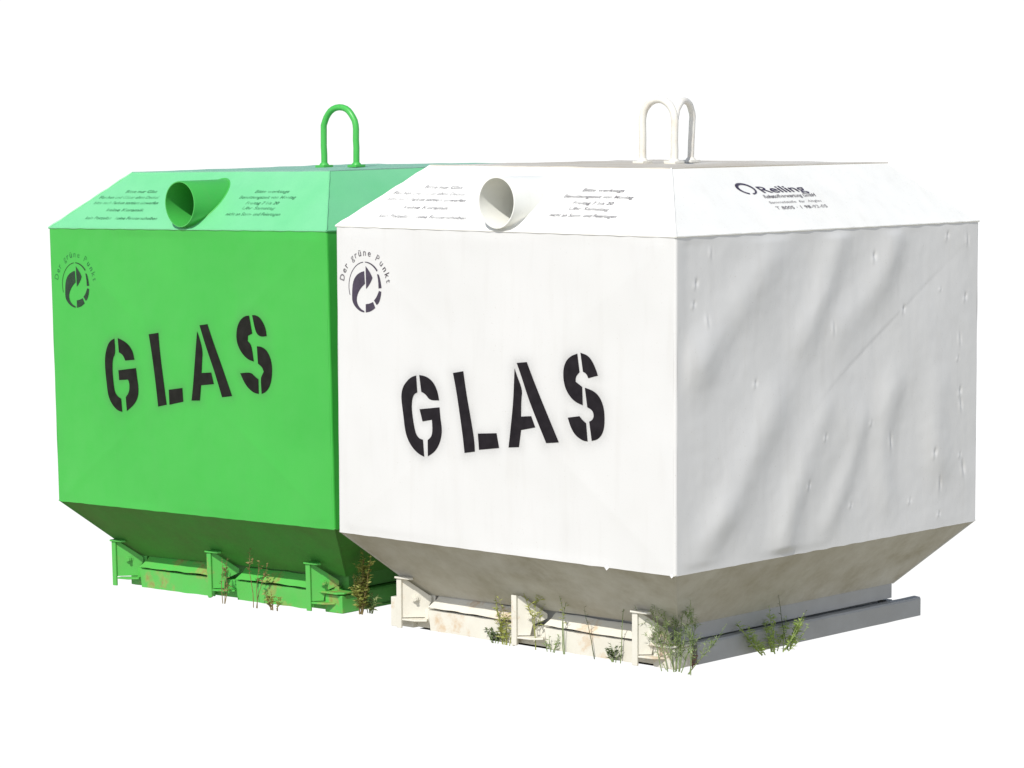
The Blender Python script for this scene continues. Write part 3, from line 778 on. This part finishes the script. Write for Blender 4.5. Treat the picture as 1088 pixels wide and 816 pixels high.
weed('weed', 'sparse short weed between the middle bracket and the tall thin stalk', (-.585, .156, 0), .055, 4, .05, 'mid', 'mid', .018, .003, 7, 14)
GY = .262
weed('weed', 'bushy yellow green weed at the right corner of the green container', (-1.528, .33, -.02), .200, 9, .045, 'lime', 'dry', .020, .0068, 22, 15, (.0, 0), 3, .12)
weed('weed', 'low weed at the front foot of the gap between both containers', (-1.515, .36, -.02), .07, 8, .05, 'mid', 'mid', .022, .005, 10, 16)
weed('weed', 'dry brownish weed right of the middle bracket of the green container', (-1.925, .255, -.035), .205, 3, .03, 'dry', 'dry', .018, .005, 12, 17, (0, 0), 1, .5)
weed('weed', 'dry brownish weed in front of the middle bracket of the green container', (-2.06, .245, -.035), .150, 3, .03, 'dry', 'dry', .018, .004, 10, 18, (0, 0), 1, .2)
weed('weed', 'short yellowish weed at the foot of the green rail near its right bracket', (-1.83, .25, -.032), .075, 7, .07, 'lime', 'dry', .022, .005, 10, 19)

# ---------------------------------------------------------------- daylight
SUN_EL = math.radians(46.0)
SX = .225                        # raking sun along the right wall
AZ = math.asin(SX / math.cos(SUN_EL))
L = Vector((SX, -math.cos(SUN_EL) * math.cos(AZ), math.sin(SUN_EL)))
sun = bpy.data.lights.new('sun', 'SUN'); sun.energy = 4.0; sun.angle = math.radians(.5); sun.color = (1.0, .975, .93)
so = bpy.data.objects.new('sun', sun); COL.objects.link(so)
so.rotation_euler = L.to_track_quat('Z', 'Y').to_euler()
wd = bpy.data.worlds.new('World'); scene.world = wd; wd.use_nodes = True
nt = wd.node_tree; nt.nodes.clear()
out = nt.nodes.new('ShaderNodeOutputWorld'); bg = nt.nodes.new('ShaderNodeBackground')
sky = nt.nodes.new('ShaderNodeTexSky'); sky.sky_type = 'NISHITA'; sky.sun_disc = False
sky.sun_elevation = SUN_EL; sky.sun_rotation = math.atan2(L.x, L.y)
tc = nt.nodes.new('ShaderNodeTexCoord'); sp = nt.nodes.new('ShaderNodeSeparateXYZ'); nt.links.new(tc.outputs['Generated'], sp.inputs[0])
# sky above, blank white surroundings round the horizon, unseen earth tone added far below to darken the undersides
BGS = .12
W_ = 1.06 / BGS
up_ = ramp(nt, mathn(nt, 'MULTIPLY_ADD', sp.outputs[2], .5), [(.55, 0.0), (.66, 1.0)])
nt.nodes[-2].inputs[2].default_value = .5
for n_ in nt.nodes:
    if n_.type == 'MATH' and n_.operation == 'MULTIPLY_ADD': n_.inputs[1].default_value = .5; n_.inputs[2].default_value = .5; SRC = n_.outputs[0]
dn_ = ramp(nt, SRC, [(.29, 1.0), (.365, 0.0)])
c1 = mixc(nt, up_, (1, 1, 1), (1, 1, 1)); mxu = nt.nodes[-1]
for s in (mxu.inputs[6],): s.default_value = (W_, W_, W_, 1)
nt.links.new(sky.outputs[0], mxu.inputs[7])
c2 = mixc(nt, dn_, c1, (1, 1, 1)); mxd = nt.nodes[-1]
mxd.inputs[7].default_value = (.30 / BGS, .27 / BGS, .17 / BGS, 1)
nt.links.new(c2, bg.inputs[0]); bg.inputs[1].default_value = BGS
nt.links.new(bg.outputs[0], out.inputs[0])

# ---------------------------------------------------------------- camera
cam = bpy.data.cameras.new('camera'); co = bpy.data.objects.new('camera', cam); COL.objects.link(co)
cam.sensor_width = 36; cam.lens = 3139.1849 * 36 / 1088; cam.clip_end = 500; cam.clip_start = .1
cam.shift_x = -.523 / 1088; cam.shift_y = -1.1685 / 1088
R = Vector((.7371, .6757, -.0042)); U = Vector((-.0586, .0701, .9958)); F = Vector((-.6732, .7338, -.0913))
m = Matrix((R, U, -F)).transposed().to_4x4(); m.translation = (4.9218, -6.001, 1.5191)
co.matrix_world = m
scene.camera = co
scene.view_settings.view_transform = 'Standard'; scene.view_settings.look = 'None'
scene.view_settings.exposure = 0; scene.view_settings.gamma = 1
scene.render.resolution_x, scene.render.resolution_y = 1024, 768
scene.cycles.max_bounces = 8
